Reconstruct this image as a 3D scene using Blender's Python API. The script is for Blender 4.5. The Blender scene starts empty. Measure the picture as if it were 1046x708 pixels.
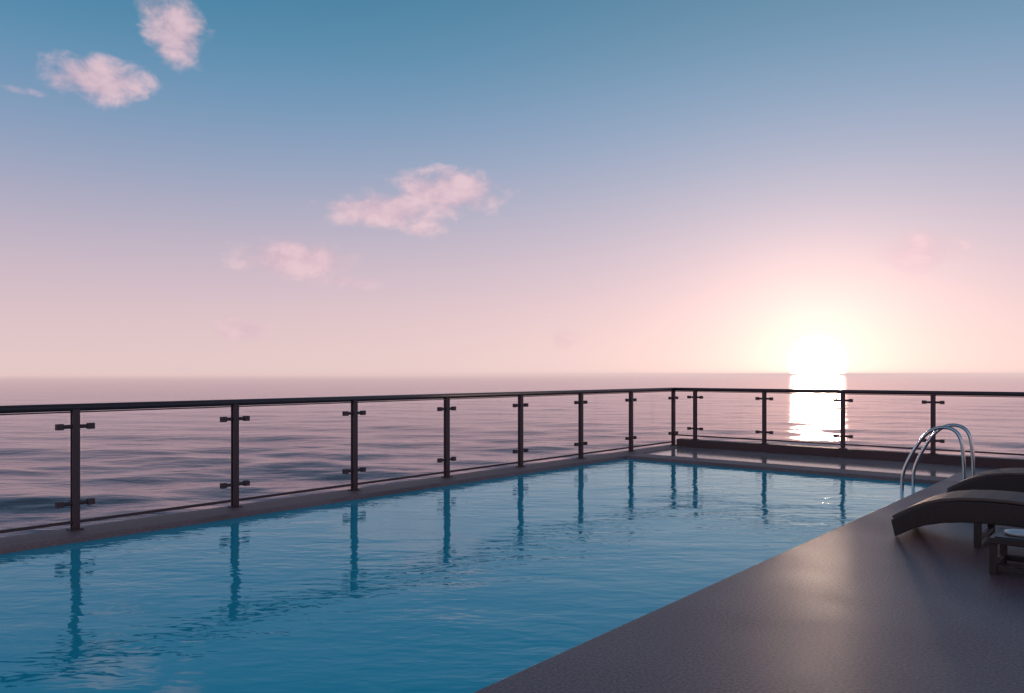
import bpy, bmesh, math, random
import numpy as np
from mathutils import Vector, Matrix
random.seed(4); rng=np.random.default_rng(11)
S=bpy.context.scene
TH=math.atan2(.6525,.758)          # yaw of the terrace relative to the view
SUN_AZ=math.atan(312/790.); SUN_EL=math.radians(0.75)
SEA_Z=-5.0

def lin(c):
    return tuple(((x/255.)/12.92 if x/255.<=.04045 else ((x/255.+.055)/1.055)**2.4) for x in c)
# ------------------------------------------------------------------ helpers
def new_mat(name):
    m=bpy.data.materials.new(name); m.use_nodes=True
    nt=m.node_tree; nt.nodes.clear()
    return m,nt
def N(nt,t,**k):
    n=nt.nodes.new(t)
    for a,b in k.items(): setattr(n,a,b)
    return n
def setin(n,**k):
    for a,b in k.items():
        n.inputs[a.replace('_',' ')].default_value=b
class G:
    def __init__(s,nt): s.nt=nt
    def m(s,op,a,b=None,c=None,clamp=False):
        n=s.nt.nodes.new('ShaderNodeMath'); n.operation=op; n.use_clamp=clamp
        for i,v in enumerate((a,b,c)):
            if v is None: continue
            if isinstance(v,(int,float)): n.inputs[i].default_value=v
            else: s.nt.links.new(v,n.inputs[i])
        return n.outputs[0]
def root(name,loc=(0,0,0)):
    e=bpy.data.objects.new(name,None); S.collection.objects.link(e)
    e.rotation_euler=(0,0,-TH)
    R=Matrix.Rotation(-TH,3,'Z'); e.location=R@Vector(loc)
    e.empty_display_size=.2
    return e
def obj_from_bm(bm,name,mat,parent=None,smooth=False,bevel=0,bseg=2):
    me=bpy.data.meshes.new(name); bm.normal_update(); bm.to_mesh(me); bm.free()
    o=bpy.data.objects.new(name,me); S.collection.objects.link(o)
    for mm in (mat if isinstance(mat,list) else [mat]): me.materials.append(mm)
    if smooth:
        for p in me.polygons: p.use_smooth=True
    if bevel:
        b=o.modifiers.new('bevel','BEVEL'); b.width=bevel; b.segments=bseg; b.limit_method='ANGLE'
    if parent: o.parent=parent
    return o
def box(bm,x0,x1,y0,y1,z0,z1):
    vs=[bm.verts.new(p) for p in ((x0,y0,z0),(x1,y0,z0),(x1,y1,z0),(x0,y1,z0),(x0,y0,z1),(x1,y0,z1),(x1,y1,z1),(x0,y1,z1))]
    for f in ((0,3,2,1),(4,5,6,7),(0,1,5,4),(1,2,6,5),(2,3,7,6),(3,0,4,7)):
        bm.faces.new([vs[i] for i in f])
def cyl(bm,p0,p1,r,seg=16,r2=None):
    p0=Vector(p0);p1=Vector(p1);d=p1-p0
    q=d.to_track_quat('Z','Y').to_matrix().to_4x4()
    M=Matrix.Translation((p0+p1)/2)@q
    bmesh.ops.create_cone(bm,cap_ends=True,segments=seg,radius1=r,radius2=r if r2 is None else r2,depth=d.length,matrix=M)

# ------------------------------------------------------------------ materials
def mat_stone(name,cols,scale,rough,bump=.15,patch=.25,spec=.5):
    m,nt=new_mat(name); L=nt.links.new
    tc=N(nt,'ShaderNodeTexCoord')
    n1=N(nt,'ShaderNodeTexNoise'); setin(n1,Scale=scale,Detail=4.,Roughness=.8); L(tc.outputs['Object'],n1.inputs['Vector'])
    cr=N(nt,'ShaderNodeValToRGB'); e=cr.color_ramp.elements
    e[0].position=.40; e[0].color=(*cols[0],1); e[1].position=.62; e[1].color=(*cols[1],1)
    L(n1.outputs['Fac'],cr.inputs['Fac'])
    n2=N(nt,'ShaderNodeTexNoise'); setin(n2,Scale=.9,Detail=6.,Roughness=.6); L(tc.outputs['Object'],n2.inputs['Vector'])
    mr=N(nt,'ShaderNodeMapRange'); setin(mr,From_Min=.3,From_Max=.7,To_Min=1-patch,To_Max=1+patch); L(n2.outputs['Fac'],mr.inputs['Value'])
    mx=N(nt,'ShaderNodeVectorMath',operation='SCALE'); L(cr.outputs[0],mx.inputs[0]); L(mr.outputs[0],mx.inputs['Scale'])
    mr2=N(nt,'ShaderNodeMapRange'); setin(mr2,From_Min=.3,From_Max=.7,To_Min=rough*.85,To_Max=rough*1.15); L(n2.outputs['Fac'],mr2.inputs['Value'])
    b=N(nt,'ShaderNodeBump'); setin(b,Strength=bump,Distance=.01); L(n1.outputs['Fac'],b.inputs['Height'])
    p=N(nt,'ShaderNodeBsdfPrincipled'); L(mx.outputs[0],p.inputs['Base Color']); L(mr2.outputs[0],p.inputs['Roughness']); L(b.outputs[0],p.inputs['Normal'])
    p.inputs['Specular IOR Level'].default_value=spec
    o=N(nt,'ShaderNodeOutputMaterial'); L(p.outputs[0],o.inputs[0]); return m
def mat_simple(name,col,rough,metal=0.,nscale=20.,var=.15):
    m,nt=new_mat(name); L=nt.links.new
    tc=N(nt,'ShaderNodeTexCoord'); n=N(nt,'ShaderNodeTexNoise'); setin(n,Scale=nscale,Detail=5.); L(tc.outputs['Object'],n.inputs['Vector'])
    mr=N(nt,'ShaderNodeMapRange'); setin(mr,To_Min=1-var,To_Max=1+var); L(n.outputs['Fac'],mr.inputs['Value'])
    v=N(nt,'ShaderNodeVectorMath',operation='SCALE'); v.inputs[0].default_value=col; L(mr.outputs[0],v.inputs['Scale'])
    p=N(nt,'ShaderNodeBsdfPrincipled'); setin(p,Roughness=rough,Metallic=metal); L(v.outputs[0],p.inputs['Base Color'])
    r=N(nt,'ShaderNodeMapRange'); setin(r,To_Min=rough*.8,To_Max=min(1,rough*1.2)); L(n.outputs['Fac'],r.inputs['Value']); L(r.outputs[0],p.inputs['Roughness'])
    o=N(nt,'ShaderNodeOutputMaterial'); L(p.outputs[0],o.inputs[0]); return m
def mat_wicker(name,col):
    m,nt=new_mat(name); L=nt.links.new
    tc=N(nt,'ShaderNodeTexCoord')
    w=N(nt,'ShaderNodeTexWave',bands_direction='X'); setin(w,Scale=28.,Distortion=.4); L(tc.outputs['Object'],w.inputs['Vector'])
    w2=N(nt,'ShaderNodeTexWave',bands_direction='Z'); setin(w2,Scale=40.,Distortion=.4); L(tc.outputs['Object'],w2.inputs['Vector'])
    g=G(nt); h=g.m('MULTIPLY',w.outputs['Fac'],w2.outputs['Fac'])
    mr=N(nt,'ShaderNodeMapRange'); setin(mr,To_Min=.5,To_Max=1.3); L(h,mr.inputs['Value'])
    v=N(nt,'ShaderNodeVectorMath',operation='SCALE'); v.inputs[0].default_value=col; L(mr.outputs[0],v.inputs['Scale'])
    b=N(nt,'ShaderNodeBump'); setin(b,Strength=.5,Distance=.004); L(h,b.inputs['Height'])
    p=N(nt,'ShaderNodeBsdfPrincipled'); setin(p,Roughness=.45); L(v.outputs[0],p.inputs['Base Color']); L(b.outputs[0],p.inputs['Normal'])
    o=N(nt,'ShaderNodeOutputMaterial'); L(p.outputs[0],o.inputs[0]); return m
M_deck=mat_stone('deck_granite',((.080,.034,.042),(.33,.150,.165)),62.,.44,bump=.10,patch=.2,spec=.7)
M_cop=mat_stone('coping_stone',((.26,.125,.115),(.38,.21,.20)),60.,.6)
M_strip=mat_stone('walkway_stone',((.50,.35,.33),(.60,.45,.42)),60.,.10,bump=.01)
M_kerb=mat_stone('kerb_stone',((.09,.038,.036),(.15,.065,.06)),60.,.5)
M_wall=mat_stone('wall_render',((.25,.22,.22),(.33,.29,.29)),12.,.8)
M_post=mat_simple('post_metal',(.11,.052,.056),.45,.2)
M_rail=mat_simple('rail_metal',(.075,.040,.045),.45,.2)
M_chrome=mat_simple('steel',(.62,.60,.60),.16,1.)
M_wick=mat_wicker('wicker',(.085,.042,.032))
M_pad=mat_simple('mesh_fabric',(.17,.095,.080),.7,0.,60.)
M_white=mat_simple('glazed_ceramic',(.75,.72,.70),.15)
# glass
m,nt=new_mat('clear_glass'); L=nt.links.new
lw=N(nt,'ShaderNodeLayerWeight'); lw.inputs[0].default_value=.5
g=G(nt); f2=g.m('MULTIPLY_ADD',g.m('POWER',lw.outputs['Facing'],5.),.6,.025)
tr=N(nt,'ShaderNodeBsdfTransparent'); tr.inputs[0].default_value=(.975,.98,.985,1)
gl=N(nt,'ShaderNodeBsdfGlossy'); gl.inputs['Roughness'].default_value=.0
mx=N(nt,'ShaderNodeMixShader'); L(f2,mx.inputs[0]); L(tr.outputs[0],mx.inputs[1]); L(gl.outputs[0],mx.inputs[2])
o=N(nt,'ShaderNodeOutputMaterial'); L(mx.outputs[0],o.inputs[0]); M_glass=m
# pool tile
m,nt=new_mat('pool_tile'); L=nt.links.new
tc=N(nt,'ShaderNodeTexCoord'); br=N(nt,'ShaderNodeTexBrick'); br.offset=0
setin(br,Color1=(.02,.22,.33,1),Color2=(.03,.26,.38,1),Mortar=(.12,.3,.36,1),Scale=1.,Mortar_Size=.006,Brick_Width=.15,Row_Height=.15)
L(tc.outputs['Object'],br.inputs['Vector']); p=N(nt,'ShaderNodeBsdfPrincipled'); setin(p,Roughness=.3); L(br.outputs[0],p.inputs['Base Color'])
o=N(nt,'ShaderNodeOutputMaterial'); L(p.outputs[0],o.inputs[0]); M_tile=m
# pool water
m,nt=new_mat('pool_water'); L=nt.links.new; g=G(nt)
tc=N(nt,'ShaderNodeTexCoord')
mp=N(nt,'ShaderNodeMapping'); mp.inputs['Rotation'].default_value=(0,0,-TH); L(tc.outputs['Object'],mp.inputs[0])
mp2=N(nt,'ShaderNodeMapping'); mp2.inputs['Scale'].default_value=(.45,1.,1); mp2.inputs['Location'].default_value=(3.7,1.3,0); L(mp.outputs[0],mp2.inputs[0])
a=N(nt,'ShaderNodeTexNoise'); setin(a,Scale=2.0,Detail=1.,Roughness=.45,Distortion=.3); L(mp2.outputs[0],a.inputs['Vector'])
b_=N(nt,'ShaderNodeTexNoise'); setin(b_,Scale=9.,Detail=2.,Roughness=.5,Distortion=.3); L(mp2.outputs[0],b_.inputs['Vector'])
c_=N(nt,'ShaderNodeTexNoise'); setin(c_,Scale=.45,Detail=2.); L(mp.outputs[0],c_.inputs['Vector'])
cm=N(nt,'ShaderNodeMapRange'); setin(cm,From_Min=.35,From_Max=.65,To_Min=.4,To_Max=1.2); L(c_.outputs['Fac'],cm.inputs['Value'])
hh=g.m('ADD',g.m('MULTIPLY',a.outputs['Fac'],.0090),g.m('MULTIPLY',g.m('MULTIPLY',b_.outputs['Fac'],cm.outputs[0]),.0050))
bp=N(nt,'ShaderNodeBump'); setin(bp,Strength=1.,Distance=1.); L(hh,bp.inputs['Height'])
fr=N(nt,'ShaderNodeFresnel'); fr.inputs[0].default_value=1.62; L(bp.outputs[0],fr.inputs['Normal'])
gl=N(nt,'ShaderNodeBsdfGlossy'); gl.inputs['Roughness'].default_value=.04; gl.inputs['Color'].default_value=(.70,.98,1,1); L(bp.outputs[0],gl.inputs['Normal'])
df=N(nt,'ShaderNodeBsdfDiffuse'); df.inputs[0].default_value=(.0,.60,.76,1)
tr=N(nt,'ShaderNodeBsdfTransparent'); tr.inputs[0].default_value=(.12,.62,.8,1)
m1=N(nt,'ShaderNodeMixShader'); m1.inputs[0].default_value=.12; L(df.outputs[0],m1.inputs[1]); L(tr.outputs[0],m1.inputs[2])
mx=N(nt,'ShaderNodeMixShader'); L(fr.outputs[0],mx.inputs[0]); L(m1.outputs[0],mx.inputs[1]); L(gl.outputs[0],mx.inputs[2])
o=N(nt,'ShaderNodeOutputMaterial'); L(mx.outputs[0],o.inputs[0]); M_pw=m
# sea
m,nt=new_mat('sea_water'); L=nt.links.new; g=G(nt)
tc=N(nt,'ShaderNodeTexCoord')
mp=N(nt,'ShaderNodeMapping'); mp.inputs['Scale'].default_value=(.45,1.,1); mp.inputs['Rotation'].default_value=(0,0,math.radians(8)); L(tc.outputs['Object'],mp.inputs[0])
a=N(nt,'ShaderNodeTexNoise'); setin(a,Scale=.9,Detail=3.,Roughness=.5,Distortion=.3); L(mp.outputs[0],a.inputs['Vector'])
c_=N(nt,'ShaderNodeTexNoise'); setin(c_,Scale=.10,Detail=3.,Roughness=.55); L(mp.outputs[0],c_.inputs['Vector'])
hh=g.m('ADD',g.m('MULTIPLY',a.outputs['Fac'],.10),g.m('MULTIPLY',c_.outputs['Fac'],.25))
bp=N(nt,'ShaderNodeBump'); setin(bp,Strength=1.,Distance=1.); L(hh,bp.inputs['Height'])
fr=N(nt,'ShaderNodeFresnel'); fr.inputs[0].default_value=1.36; L(bp.outputs[0],fr.inputs['Normal'])
fac=g.m('MULTIPLY_ADD',fr.outputs[0],.88,.04)
g1=N(nt,'ShaderNodeBsdfGlossy'); g1.inputs['Roughness'].default_value=.12; g1.inputs['Color'].default_value=(.97,.87,.92,1); L(bp.outputs[0],g1.inputs['Normal'])
g2=N(nt,'ShaderNodeBsdfGlossy'); g2.inputs['Roughness'].default_value=.20; g2.inputs['Color'].default_value=(1,.84,.84,1)
up=N(nt,'ShaderNodeCombineXYZ'); up.inputs[2].default_value=1.; L(up.outputs[0],g2.inputs['Normal'])
gm=N(nt,'ShaderNodeMixShader'); gm.inputs[0].default_value=.22; L(g1.outputs[0],gm.inputs[1]); L(g2.outputs[0],gm.inputs[2])
df=N(nt,'ShaderNodeBsdfDiffuse'); df.inputs[0].default_value=(.042,.020,.032,1)
mx=N(nt,'ShaderNodeMixShader'); L(fac,mx.inputs[0]); L(df.outputs[0],mx.inputs[1]); L(gm.outputs[0],mx.inputs[2])
o=N(nt,'ShaderNodeOutputMaterial'); L(mx.outputs[0],o.inputs[0]); M_sea=m

# ------------------------------------------------------------------ sea (one displaced sheet to the horizon)
nr=900
rr=np.geomspace(3,16000,nr)
front=np.linspace(-48,48,430); back=np.linspace(48,312,90)[1:-1]
az=np.radians(np.concatenate([front,back])); na=len(az)
Rg,Ag=np.meshgrid(rr,az,indexing='ij')
X=Rg*np.sin(Ag); Y=Rg*np.cos(Ag); Z=np.zeros_like(X)
dr=Rg*math.log(rr[1]/rr[0])
for i in range(60):
    lam=1.3*(18/1.3)**rng.random()
    th=math.radians(82)+rng.normal(0,.55)
    k=2*math.pi/lam; A=.0085*lam*(.6 if lam<3 else .8)*rng.uniform(.5,1.2)
    ph=k*(X*math.cos(th)+Y*math.sin(th))+rng.uniform(0,6.28)
    fade=np.clip((lam/dr-2.5)/3.,0,1)
    w=np.sin(ph); Z+=A*fade*(w+.25*np.cos(2*ph))
Z*=np.clip((Rg-3)/10,0,1)*.50*np.interp(Rg,[35,110],[1,.28])
P=np.stack([X,Y,Z],-1).reshape(-1,3)
i,j=np.meshgrid(np.arange(nr-1),np.arange(na),indexing='ij'); j2=(j+1)%na
F=np.stack([i*na+j,(i+1)*na+j,(i+1)*na+j2,i*na+j2],-1).reshape(-1,4)
cpt=len(P); P=np.vstack([P,[[0,0,0]]])
tri=[(cpt,int(q),int((q+1)%na)) for q in range(na)]
me=bpy.data.meshes.new('sea'); me.from_pydata(P.tolist(),[],F.tolist()+tri); me.update()
me.polygons.foreach_set('use_smooth',[True]*len(me.polygons))
bmx=bmesh.new(); bmx.from_mesh(me); bmesh.ops.recalc_face_normals(bmx,faces=bmx.faces[:])
bmx.faces.ensure_lookup_table()
if bmx.faces[0].normal.z<0: bmesh.ops.reverse_faces(bmx,faces=bmx.faces[:])
bmx.to_mesh(me); bmx.free()
sea=bpy.data.objects.new('sea',me); S.collection.objects.link(sea); me.materials.append(M_sea); sea.location=(0,0,SEA_Z)

# low haze over the sea, its scattered light imitated by even pink emission
m,nt=new_mat('sea_haze_glow'); L=nt.links.new
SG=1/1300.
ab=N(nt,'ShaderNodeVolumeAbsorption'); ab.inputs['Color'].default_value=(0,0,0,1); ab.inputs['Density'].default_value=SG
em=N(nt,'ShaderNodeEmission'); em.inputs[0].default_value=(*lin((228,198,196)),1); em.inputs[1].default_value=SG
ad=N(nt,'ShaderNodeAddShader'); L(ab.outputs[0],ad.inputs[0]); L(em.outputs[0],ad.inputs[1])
o=N(nt,'ShaderNodeOutputMaterial'); L(ad.outputs[0],o.inputs['Volume']); M_haze_glow=m
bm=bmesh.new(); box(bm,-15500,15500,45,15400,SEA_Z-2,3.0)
obj_from_bm(bm,'sea_haze_glow',M_haze_glow)

# ------------------------------------------------------------------ terrace (local x = across pool, y = along pool)
XL=-7.25; XR=-2.27; WL=-6.93; YF=10.92; YC=11.38; YR=13.117; YN=-2.0; WZ=-.05
dk=root('deck')
bm=bmesh.new(); box(bm,XR,12,-8,YF,-.35,0)
obj_from_bm(bm,'paving',M_deck,dk,bevel=.012)
bm=bmesh.new(); box(bm,XR+.002,12,YF+.003,YR-.083,-.35,0); obj_from_bm(bm,'paving_far',M_deck,dk)
bm=bmesh.new(); box(bm,WL,XR-.003,YC+.003,YR-.083,-.35,-.012); obj_from_bm(bm,'walkway',M_strip,dk)
bm=bmesh.new(); box(bm,XL-.12,XR-.003,-8,YN-.3,-.35,0); obj_from_bm(bm,'paving_near',M_deck,dk)
bm=bmesh.new(); box(bm,XL+.103,12,YR-.08,YR+.12,-.35,.13); obj_from_bm(bm,'kerb',M_kerb,dk,bevel=.01)
bm=bmesh.new(); box(bm,XL-.06,12-.05,-7.95,YR+.06,SEA_Z-3,-1.9)
box(bm,XL-.06,XL+.1,-7.95,YR+.06,-1.895,-.36); box(bm,XL+.103,12-.05,YR-.05,YR+.06,-1.895,-.36)
box(bm,11.8,11.95,-7.95,YR-.053,-1.895,-.36); box(bm,XL+.103,11.797,-7.95,-7.8,-1.895,-.36)
obj_from_bm(bm,'retaining_wall',M_wall,dk)

pool=root('swimming_pool')
bm=bmesh.new()
box(bm,XL-.12,WL,YN-.297,YR+.12,-.35,0)
obj_from_bm(bm,'coping_long',M_cop,pool,bevel=.012)
bm=bmesh.new(); box(bm,WL+.003,XR-.003,YF,YC,-.35,.0); box(bm,WL+.003,XR-.003,YN-.297,YN,-.35,0)
obj_from_bm(bm,'coping_ends',M_cop,pool,bevel=.012)
bm=bmesh.new()   # basin: floor + walls facing in
box(bm,WL-.02,XR+.02,YN-.02,YF+.02,-1.6,-1.5)
box(bm,WL-.03,WL-.004,YN,YF,-1.498,-.36); box(bm,XR+.004,XR+.03,YN,YF,-1.498,-.36)
box(bm,WL,XR,YF+.004,YF+.03,-1.498,-.36); box(bm,WL,XR,YN-.03,YN-.004,-1.498,-.36)
obj_from_bm(bm,'basin',M_tile,pool)
bm=bmesh.new(); vs=[bm.verts.new(p) for p in ((WL-.003,YN-.003,WZ),(XR+.003,YN-.003,WZ),(XR+.003,YF+.003,WZ),(WL-.003,YF+.003,WZ))]; bm.faces.new(vs)
obj_from_bm(bm,'water',M_pw,pool)

# ------------------------------------------------------------------ glass railings
def railing(name,pts,along,base,top=1.09,ends=(0,0)):
    """pts: post coordinates along axis; along='y' or 'x'; fixed = other coord"""
    r=root(name); fixed=XL if along=='y' else YR
    def C(s,t,z): return (fixed+t,s,z) if along=='y' else (s,fixed+t,z)
    def B(bm,s0,s1,t0,t1,z0,z1):
        if along=='y': box(bm,fixed+t0,fixed+t1,s0,s1,z0,z1)
        else: box(bm,s0,s1,fixed+t0,fixed+t1,z0,z1)
    bp=bmesh.new(); bc=bmesh.new(); bg=bmesh.new(); br=bmesh.new()
    hc=(base+(top-base)*.82, base+(top-base)*.21)
    for s in pts:
        for t in (-.030,.016): B(bp,s-.030,s+.030,t,t+.014,base+.012,top-.045)
        B(bp,s-.018,s+.018,-.0155,.0155,base+.012,top-.05)
        B(bp,s-.055,s+.055,-.05,.05,base,base+.0115)
        for z in hc:
            cyl(bc,C(s-.125,0,z),C(s+.125,0,z),.017,12)
            for q in (-1,1):
                B(bc,s+q*.125-.028,s+q*.125+.028,-.022,-.0065,z-.026,z+.026)
                B(bc,s+q*.125-.028,s+q*.125+.028,.0065,.022,z-.026,z+.026)
    for s0,s1 in zip(pts[:-1],pts[1:]):
        B(bg,s0+.06,s1-.06,-.005,.005,base+.085,top-.10)
    s0=pts[0]-ends[0]; s1=pts[-1]+ends[1]
    if ends[0]>.15: B(bg,s0+.03,pts[0]-.06,-.005,.005,base+.085,top-.10)
    cyl(br,C(s0,0,top-.03),C(s1,0,top-.03),.032,20)
    B(br,s0,s1,-.02,.02,top-.076,top-.066)
    obj_from_bm(bp,'posts',M_post,r,bevel=.002,bseg=1)
    obj_from_bm(bc,'clamps',M_post,r)
    obj_from_bm(bg,'glass_panels',M_glass,r)
    o=obj_from_bm(br,'handrail',M_rail,r,smooth=False)
    for p in o.data.polygons: p.use_smooth=len(p.vertices)==4 and abs(p.normal.z)<.999
    b2=bmesh.new()
    B(b2,s0,s1,-.014,.014,base+.055,base+.080)
    obj_from_bm(b2,'bottom_rail',M_post,r)
    return r
railing('glass_railing',[2.614+1.5*n for n in range(-7,8)],'y',0.0,ends=(0,0.0))
railing('glass_railing',[-6.80+1.325*n for n in range(0,15)],'x',.13,ends=(.45,0))

# ------------------------------------------------------------------ pool ladder
ld=root('pool_ladder')
def tube(name,pts,r,mat,parent):
    cu=bpy.data.curves.new(name,'CURVE'); cu.dimensions='3D'; cu.bevel_depth=r; cu.bevel_resolution=5; cu.use_fill_caps=True
    sp=cu.splines.new('NURBS'); sp.points.add(len(pts)-1); sp.order_u=3; sp.use_endpoint_u=True; sp.resolution_u=10
    for q,p in zip(sp.points,pts): q.co=(*p,1)
    cu.materials.append(mat)
    o=bpy.data.objects.new(name,cu); S.collection.objects.link(o); o.parent=parent; return o
for n,y in enumerate((10.14,10.66)):
    tube('rail_%d'%(n+1),[(-2.52,y,-1.0),(-2.52,y,-.4),(-2.52,y,.0),(-2.52,y,.10),(-2.48,y,.26),(-2.36,y,.50),(-2.24,y,.67),(-2.10,y,.735),(-1.96,y,.71),(-1.89,y,.60),(-1.87,y,.4),(-1.86,y,.2),(-1.86,y,.0)],.021,M_chrome,ld)
bm=bmesh.new()
for y in (10.14,10.66): cyl(bm,(-1.86,y,0),(-1.86,y,.012),.05,24)
obj_from_bm(bm,'flanges',M_chrome,ld)
bm=bmesh.new()
for z in (-.3,-.58,-.86): box(bm,-2.56,-2.47,10.15,10.65,z-.012,z+.012)
obj_from_bm(bm,'steps',M_chrome,ld,bevel=.005)

# ------------------------------------------------------------------ loungers
prof=[(0,.135),(.06,.175),(.14,.225),(.24,.275),(.36,.315),(.5,.340),(.66,.352),(.82,.354),(1.0,.345),(1.15,.335),(1.28,.345),(1.42,.395),(1.58,.49),(1.74,.60),(1.9,.71),(2.02,.785)]
prof_b=[(.03,.0),(.09,.035),(.17,.085),(.27,.125),(.38,.155),(.52,.178),(.68,.188),(.83,.19),(1.0,.185),(1.16,.185),(1.31,.205),(1.47,.275),(1.64,.385),(1.80,.50),(1.95,.61),(2.06,.72)]
def lounger(x,y):
    r=root('sun_lounger',(x,y,0))
    W=.64
    bm=bmesh.new()
    for (ya,yb) in ((0,.06),(W-.06,W)):      # side frames
        rows=[]
        for (t,bb) in zip(prof,prof_b):
            rows.append([bm.verts.new(p) for p in ((t[0],ya,t[1]),(t[0],yb,t[1]),(bb[0],yb,bb[1]),(bb[0],ya,bb[1]))])
        for q in range(len(rows)-1):
            for k in range(4):
                bm.faces.new((rows[q][k],rows[q+1][k],rows[q+1][(k+1)%4],rows[q][(k+1)%4]))
        bm.faces.new(rows[0]); bm.faces.new(rows[-1][::-1])
    bmesh.ops.recalc_face_normals(bm,faces=bm.faces[:])
    obj_from_bm(bm,'side_frames',M_wick,r,bevel=.01)
    bm=bmesh.new(); rows=[]
    for n,(t,bb) in enumerate(zip(prof,prof_b)):
        lo=(t[0]+(bb[0]-t[0])*.55,t[1]+(bb[1]-t[1])*.55)
        rows.append([bm.verts.new(p) for p in ((t[0],.062,t[1]-.006),(t[0],W-.062,t[1]-.006),(lo[0],W-.062,lo[1]),(lo[0],.062,lo[1]))])
    for q in range(len(rows)-1):
        for k in range(4): bm.faces.new((rows[q][k],rows[q+1][k],rows[q+1][(k+1)%4],rows[q][(k+1)%4]))
    bm.faces.new(rows[0]); bm.faces.new(rows[-1][::-1]); bmesh.ops.recalc_face_normals(bm,faces=bm.faces[:])
    obj_from_bm(bm,'woven_bed',M_wick,r)
    bm=bmesh.new(); rows=[]    # thin padded mat
    for n,t in enumerate(prof):
        rows.append([bm.verts.new(p) for p in ((t[0]+.012,.035,t[1]+.003),(t[0]+.012,W-.035,t[1]+.003),(t[0]-.004,W-.035,t[1]+.028),(t[0]-.004,.035,t[1]+.028))])
    for q in range(len(rows)-1):
        for k in range(4): bm.faces.new((rows[q][k],rows[q+1][k],rows[q+1][(k+1)%4],rows[q][(k+1)%4]))
    bm.faces.new(rows[0]); bm.faces.new(rows[-1][::-1]); bmesh.ops.recalc_face_normals(bm,faces=bm.faces[:])
    obj_from_bm(bm,'mat',M_pad,r,bevel=.01,bseg=3)
    bm=bmesh.new()
    for lx in (.60,1.45):
        for ly in (.005,W-.055): box(bm,lx,lx+.05,ly,ly+.05,.0,.19 if lx<1 else .26)
        box(bm,lx+.005,lx+.045,.057,W-.057,.035,.07)
    obj_from_bm(bm,'legs',M_wick,r,bevel=.004)
    return r
lounger(-1.81,6.93); lounger(-1.81,8.95)

# ------------------------------------------------------------------ side table + ashtray
tx,ty=-.97,6.06; s=.46; r=root('side_table',(tx,ty,0))
bm=bmesh.new(); box(bm,0,s,0,s,.205,.245); obj_from_bm(bm,'top',M_wick,r,bevel=.006)
bm=bmesh.new(); box(bm,.03,s-.03,.03,s-.03,.246,.252); obj_from_bm(bm,'glass_top',M_rail,r,bevel=.002)
bm=bmesh.new()
for a in (0.003,s-.048):
    for b in (0.003,s-.048): box(bm,a,a+.045,b,b+.045,0,.204)
for a in (0.008,s-.043):
    box(bm,.05,s-.05,a,a+.035,.02,.06); box(bm,a,a+.035,.05,s-.05,.02,.06)
obj_from_bm(bm,'frame',M_wick,r,bevel=.004)
r=root('ashtray',(tx+.15,ty+.20,.252))
bm=bmesh.new(); pr=[(0,.004),(.05,.004),(.07,.022),(.082,.024),(.090,.018),(.078,.002),(.0,.0)]
vs=[bm.verts.new((a,0,z)) for a,z in pr]; es=[bm.edges.new((vs[q],vs[q+1])) for q in range(len(vs)-1)]
bmesh.ops.spin(bm,geom=vs+es,cent=(0,0,0),axis=(0,0,1),angle=2*math.pi,steps=40)
bmesh.ops.remove_doubles(bm,verts=bm.verts[:],dist=1e-4); bmesh.ops.recalc_face_normals(bm,faces=bm.faces[:])
obj_from_bm(bm,'dish',M_white,r,smooth=True)

# ------------------------------------------------------------------ sky
W=bpy.data.worlds.new('sky'); S.world=W; W.use_nodes=True; nt=W.node_tree; nt.nodes.clear(); L=nt.links.new; g=G(nt)
W.cycles.sampling_method='MANUAL'; W.cycles.sample_map_resolution=512
tc=N(nt,'ShaderNodeTexCoord'); D=N(nt,'ShaderNodeVectorMath',operation='NORMALIZE'); L(tc.outputs['Generated'],D.inputs[0])
sp=N(nt,'ShaderNodeSeparateXYZ'); L(D.outputs[0],sp.inputs[0]); x,y,z=sp.outputs
el=g.m('ARCSINE',z); azn=g.m('ARCTAN2',x,y); eld=g.m('MULTIPLY',el,180/math.pi); azd=g.m('MULTIPLY',azn,180/math.pi)
ael=g.m('ABSOLUTE',eld)
cr=N(nt,'ShaderNodeValToRGB'); L(g.m('DIVIDE',ael,60.),cr.inputs['Fac']); cr.color_ramp.interpolation='B_SPLINE'
stops=[(0,(226,200,198)),(3,(220,194,198)),(6,(208,186,197)),(10,(180,173,193)),(14,(146,161,189)),(18,(112,149,184)),(22,(80,137,171)),(27,(48,120,155)),(38,(52,104,138)),(60,(90,90,108))]
e=cr.color_ramp.elements
while len(e)<len(stops): e.new(.5)
for q,(p_,c_) in enumerate(stops): e[q].position=p_/60.; e[q].color=(*lin(c_),1)
sd=Vector((math.sin(SUN_AZ)*math.cos(SUN_EL),math.cos(SUN_AZ)*math.cos(SUN_EL),math.sin(SUN_EL)))
dt=N(nt,'ShaderNodeVectorMath',operation='DOT_PRODUCT'); L(D.outputs[0],dt.inputs[0]); dt.inputs[1].default_value=sd
th=g.m('MULTIPLY',g.m('ARCCOSINE',g.m('MINIMUM',dt.outputs['Value'],.9999999)),180/math.pi)
def expo(w): return g.m('EXPONENT',g.m('DIVIDE',th,-w))
def scaled(col,f):
    v=N(nt,'ShaderNodeVectorMath',operation='SCALE'); L(f,v.inputs['Scale'])
    if isinstance(col,tuple): v.inputs[0].default_value=col
    else: L(col,v.inputs[0])
    return v.outputs[0]
def add(a,b):
    v=N(nt,'ShaderNodeVectorMath',operation='ADD'); L(a,v.inputs[0]); L(b,v.inputs[1]); return v.outputs[0]
col=add(cr.outputs[0],scaled((.40,.28,.22),expo(15.)))
col=add(col,scaled((1.0,.56,.32),expo(3.6)))
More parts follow.
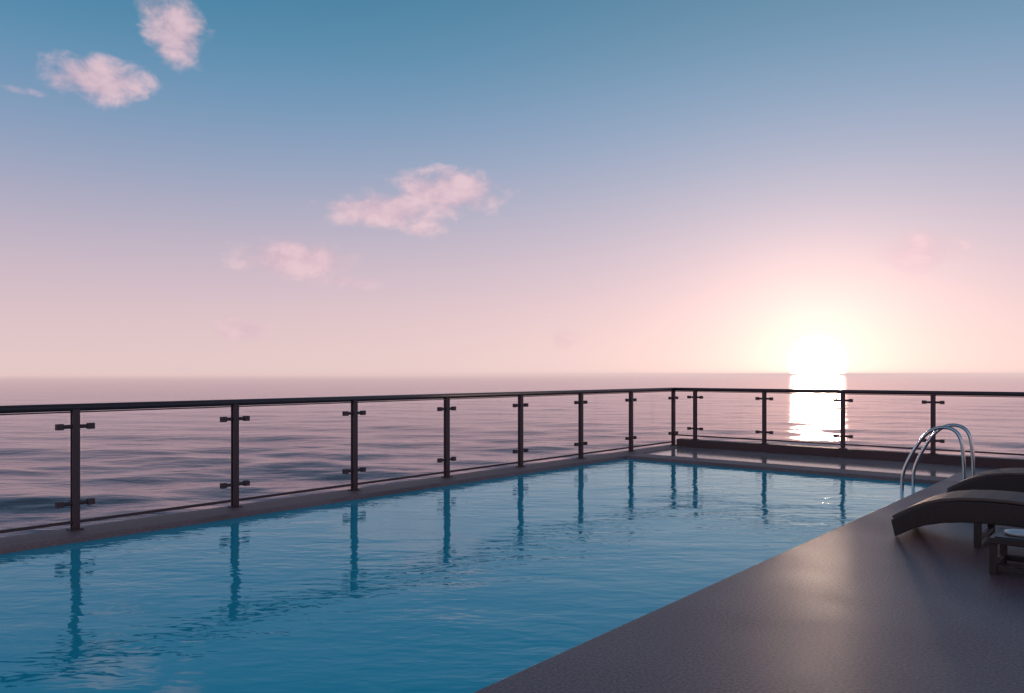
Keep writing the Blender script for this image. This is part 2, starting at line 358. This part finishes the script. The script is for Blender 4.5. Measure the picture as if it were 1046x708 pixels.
# clouds, laid out in azimuth / elevation
def ae(px,py):
    a=math.atan((px-523)/790.); return math.degrees(a),math.degrees(math.atan((382-py)/790.*math.cos(a)))
K=180/math.pi/790
cl=[(180,34,30,28,1.0),(160,8,24,14,.7),(100,82,52,20,1.),(25,93,36,5,.3),(455,196,52,22,1.05),(395,215,58,17,1.),(430,232,28,12,.6),(302,264,56,19,1.),(350,288,46,9,.55),(246,338,32,13,.75),(942,256,52,26,.65),(573,347,26,14,.5),(184,376,14,6,.3)]
no=N(nt,'ShaderNodeTexNoise'); setin(no,Scale=.42,Detail=6.,Roughness=.58,Distortion=.2)
cv=N(nt,'ShaderNodeCombineXYZ'); L(azd,cv.inputs[0]); L(g.m('MULTIPLY',eld,1.4),cv.inputs[1]); L(cv.outputs[0],no.inputs['Vector'])
qm=None
for (px,py,rx,ry,st) in cl:
    a0,e0=ae(px,py); c=math.cos(math.radians(a0)); ra=rx*K*c*c*1.15; re=ry*K*c*1.15
    da=g.m('MULTIPLY_ADD',azd,1/ra,-a0/ra); de=g.m('MULTIPLY_ADD',eld,1/re,-e0/re)
    q=g.m('SUBTRACT',st,g.m('MULTIPLY_ADD',da,da,g.m('MULTIPLY',de,de)))
    qm=q if qm is None else g.m('MAXIMUM',qm,q)
qm=g.m('MAXIMUM',qm,-3.)
w=g.m('MULTIPLY_ADD',qm,1.1,g.m('MULTIPLY',g.m('SUBTRACT',no.outputs['Fac'],.49),3.4))
mr=N(nt,'ShaderNodeMapRange',interpolation_type='SMOOTHSTEP'); setin(mr,From_Min=-.2,From_Max=1.2,To_Min=0.,To_Max=.85); L(w,mr.inputs['Value'])
dens=mr.outputs[0]
mc=N(nt,'ShaderNodeMix',data_type='RGBA'); mc.inputs[6].default_value=(*lin((200,168,186)),1); mc.inputs[7].default_value=(*lin((230,198,206)),1)
mrr=N(nt,'ShaderNodeMapRange'); setin(mrr,From_Min=.30,From_Max=.62); L(no.outputs['Fac'],mrr.inputs['Value']); L(mrr.outputs[0],mc.inputs[0])
ccol=add(mc.outputs[2],scaled((.22,.15,.13),expo(14.)))
mk=N(nt,'ShaderNodeMix',data_type='RGBA'); L(dens,mk.inputs[0]); L(col,mk.inputs[6]); L(ccol,mk.inputs[7])
col=mk.outputs[2]
# solar disc
disc=N(nt,'ShaderNodeMapRange',interpolation_type='SMOOTHERSTEP'); setin(disc,From_Min=2.15,From_Max=1.35,To_Min=0.,To_Max=1.); L(th,disc.inputs['Value'])
d4=g.m('POWER',disc.outputs[0],3.)
col=add(col,scaled((300.,215.,160.),d4))
bg=N(nt,'ShaderNodeBackground'); L(col,bg.inputs[0]); bg.inputs[1].default_value=1.
sk=N(nt,'ShaderNodeTexSky'); sk.sky_type='NISHITA'; sk.sun_disc=False; sk.sun_elevation=SUN_EL; sk.sun_rotation=SUN_AZ
bg2=N(nt,'ShaderNodeBackground'); L(sk.outputs[0],bg2.inputs[0]); bg2.inputs[1].default_value=.006
ad=N(nt,'ShaderNodeAddShader'); L(bg.outputs[0],ad.inputs[0]); L(bg2.outputs[0],ad.inputs[1])
o=N(nt,'ShaderNodeOutputWorld'); L(ad.outputs[0],o.inputs[0])
sun=bpy.data.lights.new('sun','SUN'); sun.energy=.4; sun.angle=math.radians(2.5); sun.color=(1,.62,.45)
so=bpy.data.objects.new('sun',sun); S.collection.objects.link(so); so.rotation_euler=(-sd).to_track_quat('-Z','Y').to_euler()

# ------------------------------------------------------------------ camera
cam=bpy.data.cameras.new('camera'); co=bpy.data.objects.new('camera',cam); S.collection.objects.link(co)
co.location=(0,0,1.35); co.rotation_euler=(math.pi/2,0,0)
cam.sensor_width=36; cam.lens=36*790/1046.; cam.shift_y=28/1046.; cam.clip_start=.05; cam.clip_end=40000
S.camera=co
S.view_settings.view_transform='Standard'; S.view_settings.look='None'; S.view_settings.exposure=0; S.view_settings.gamma=1
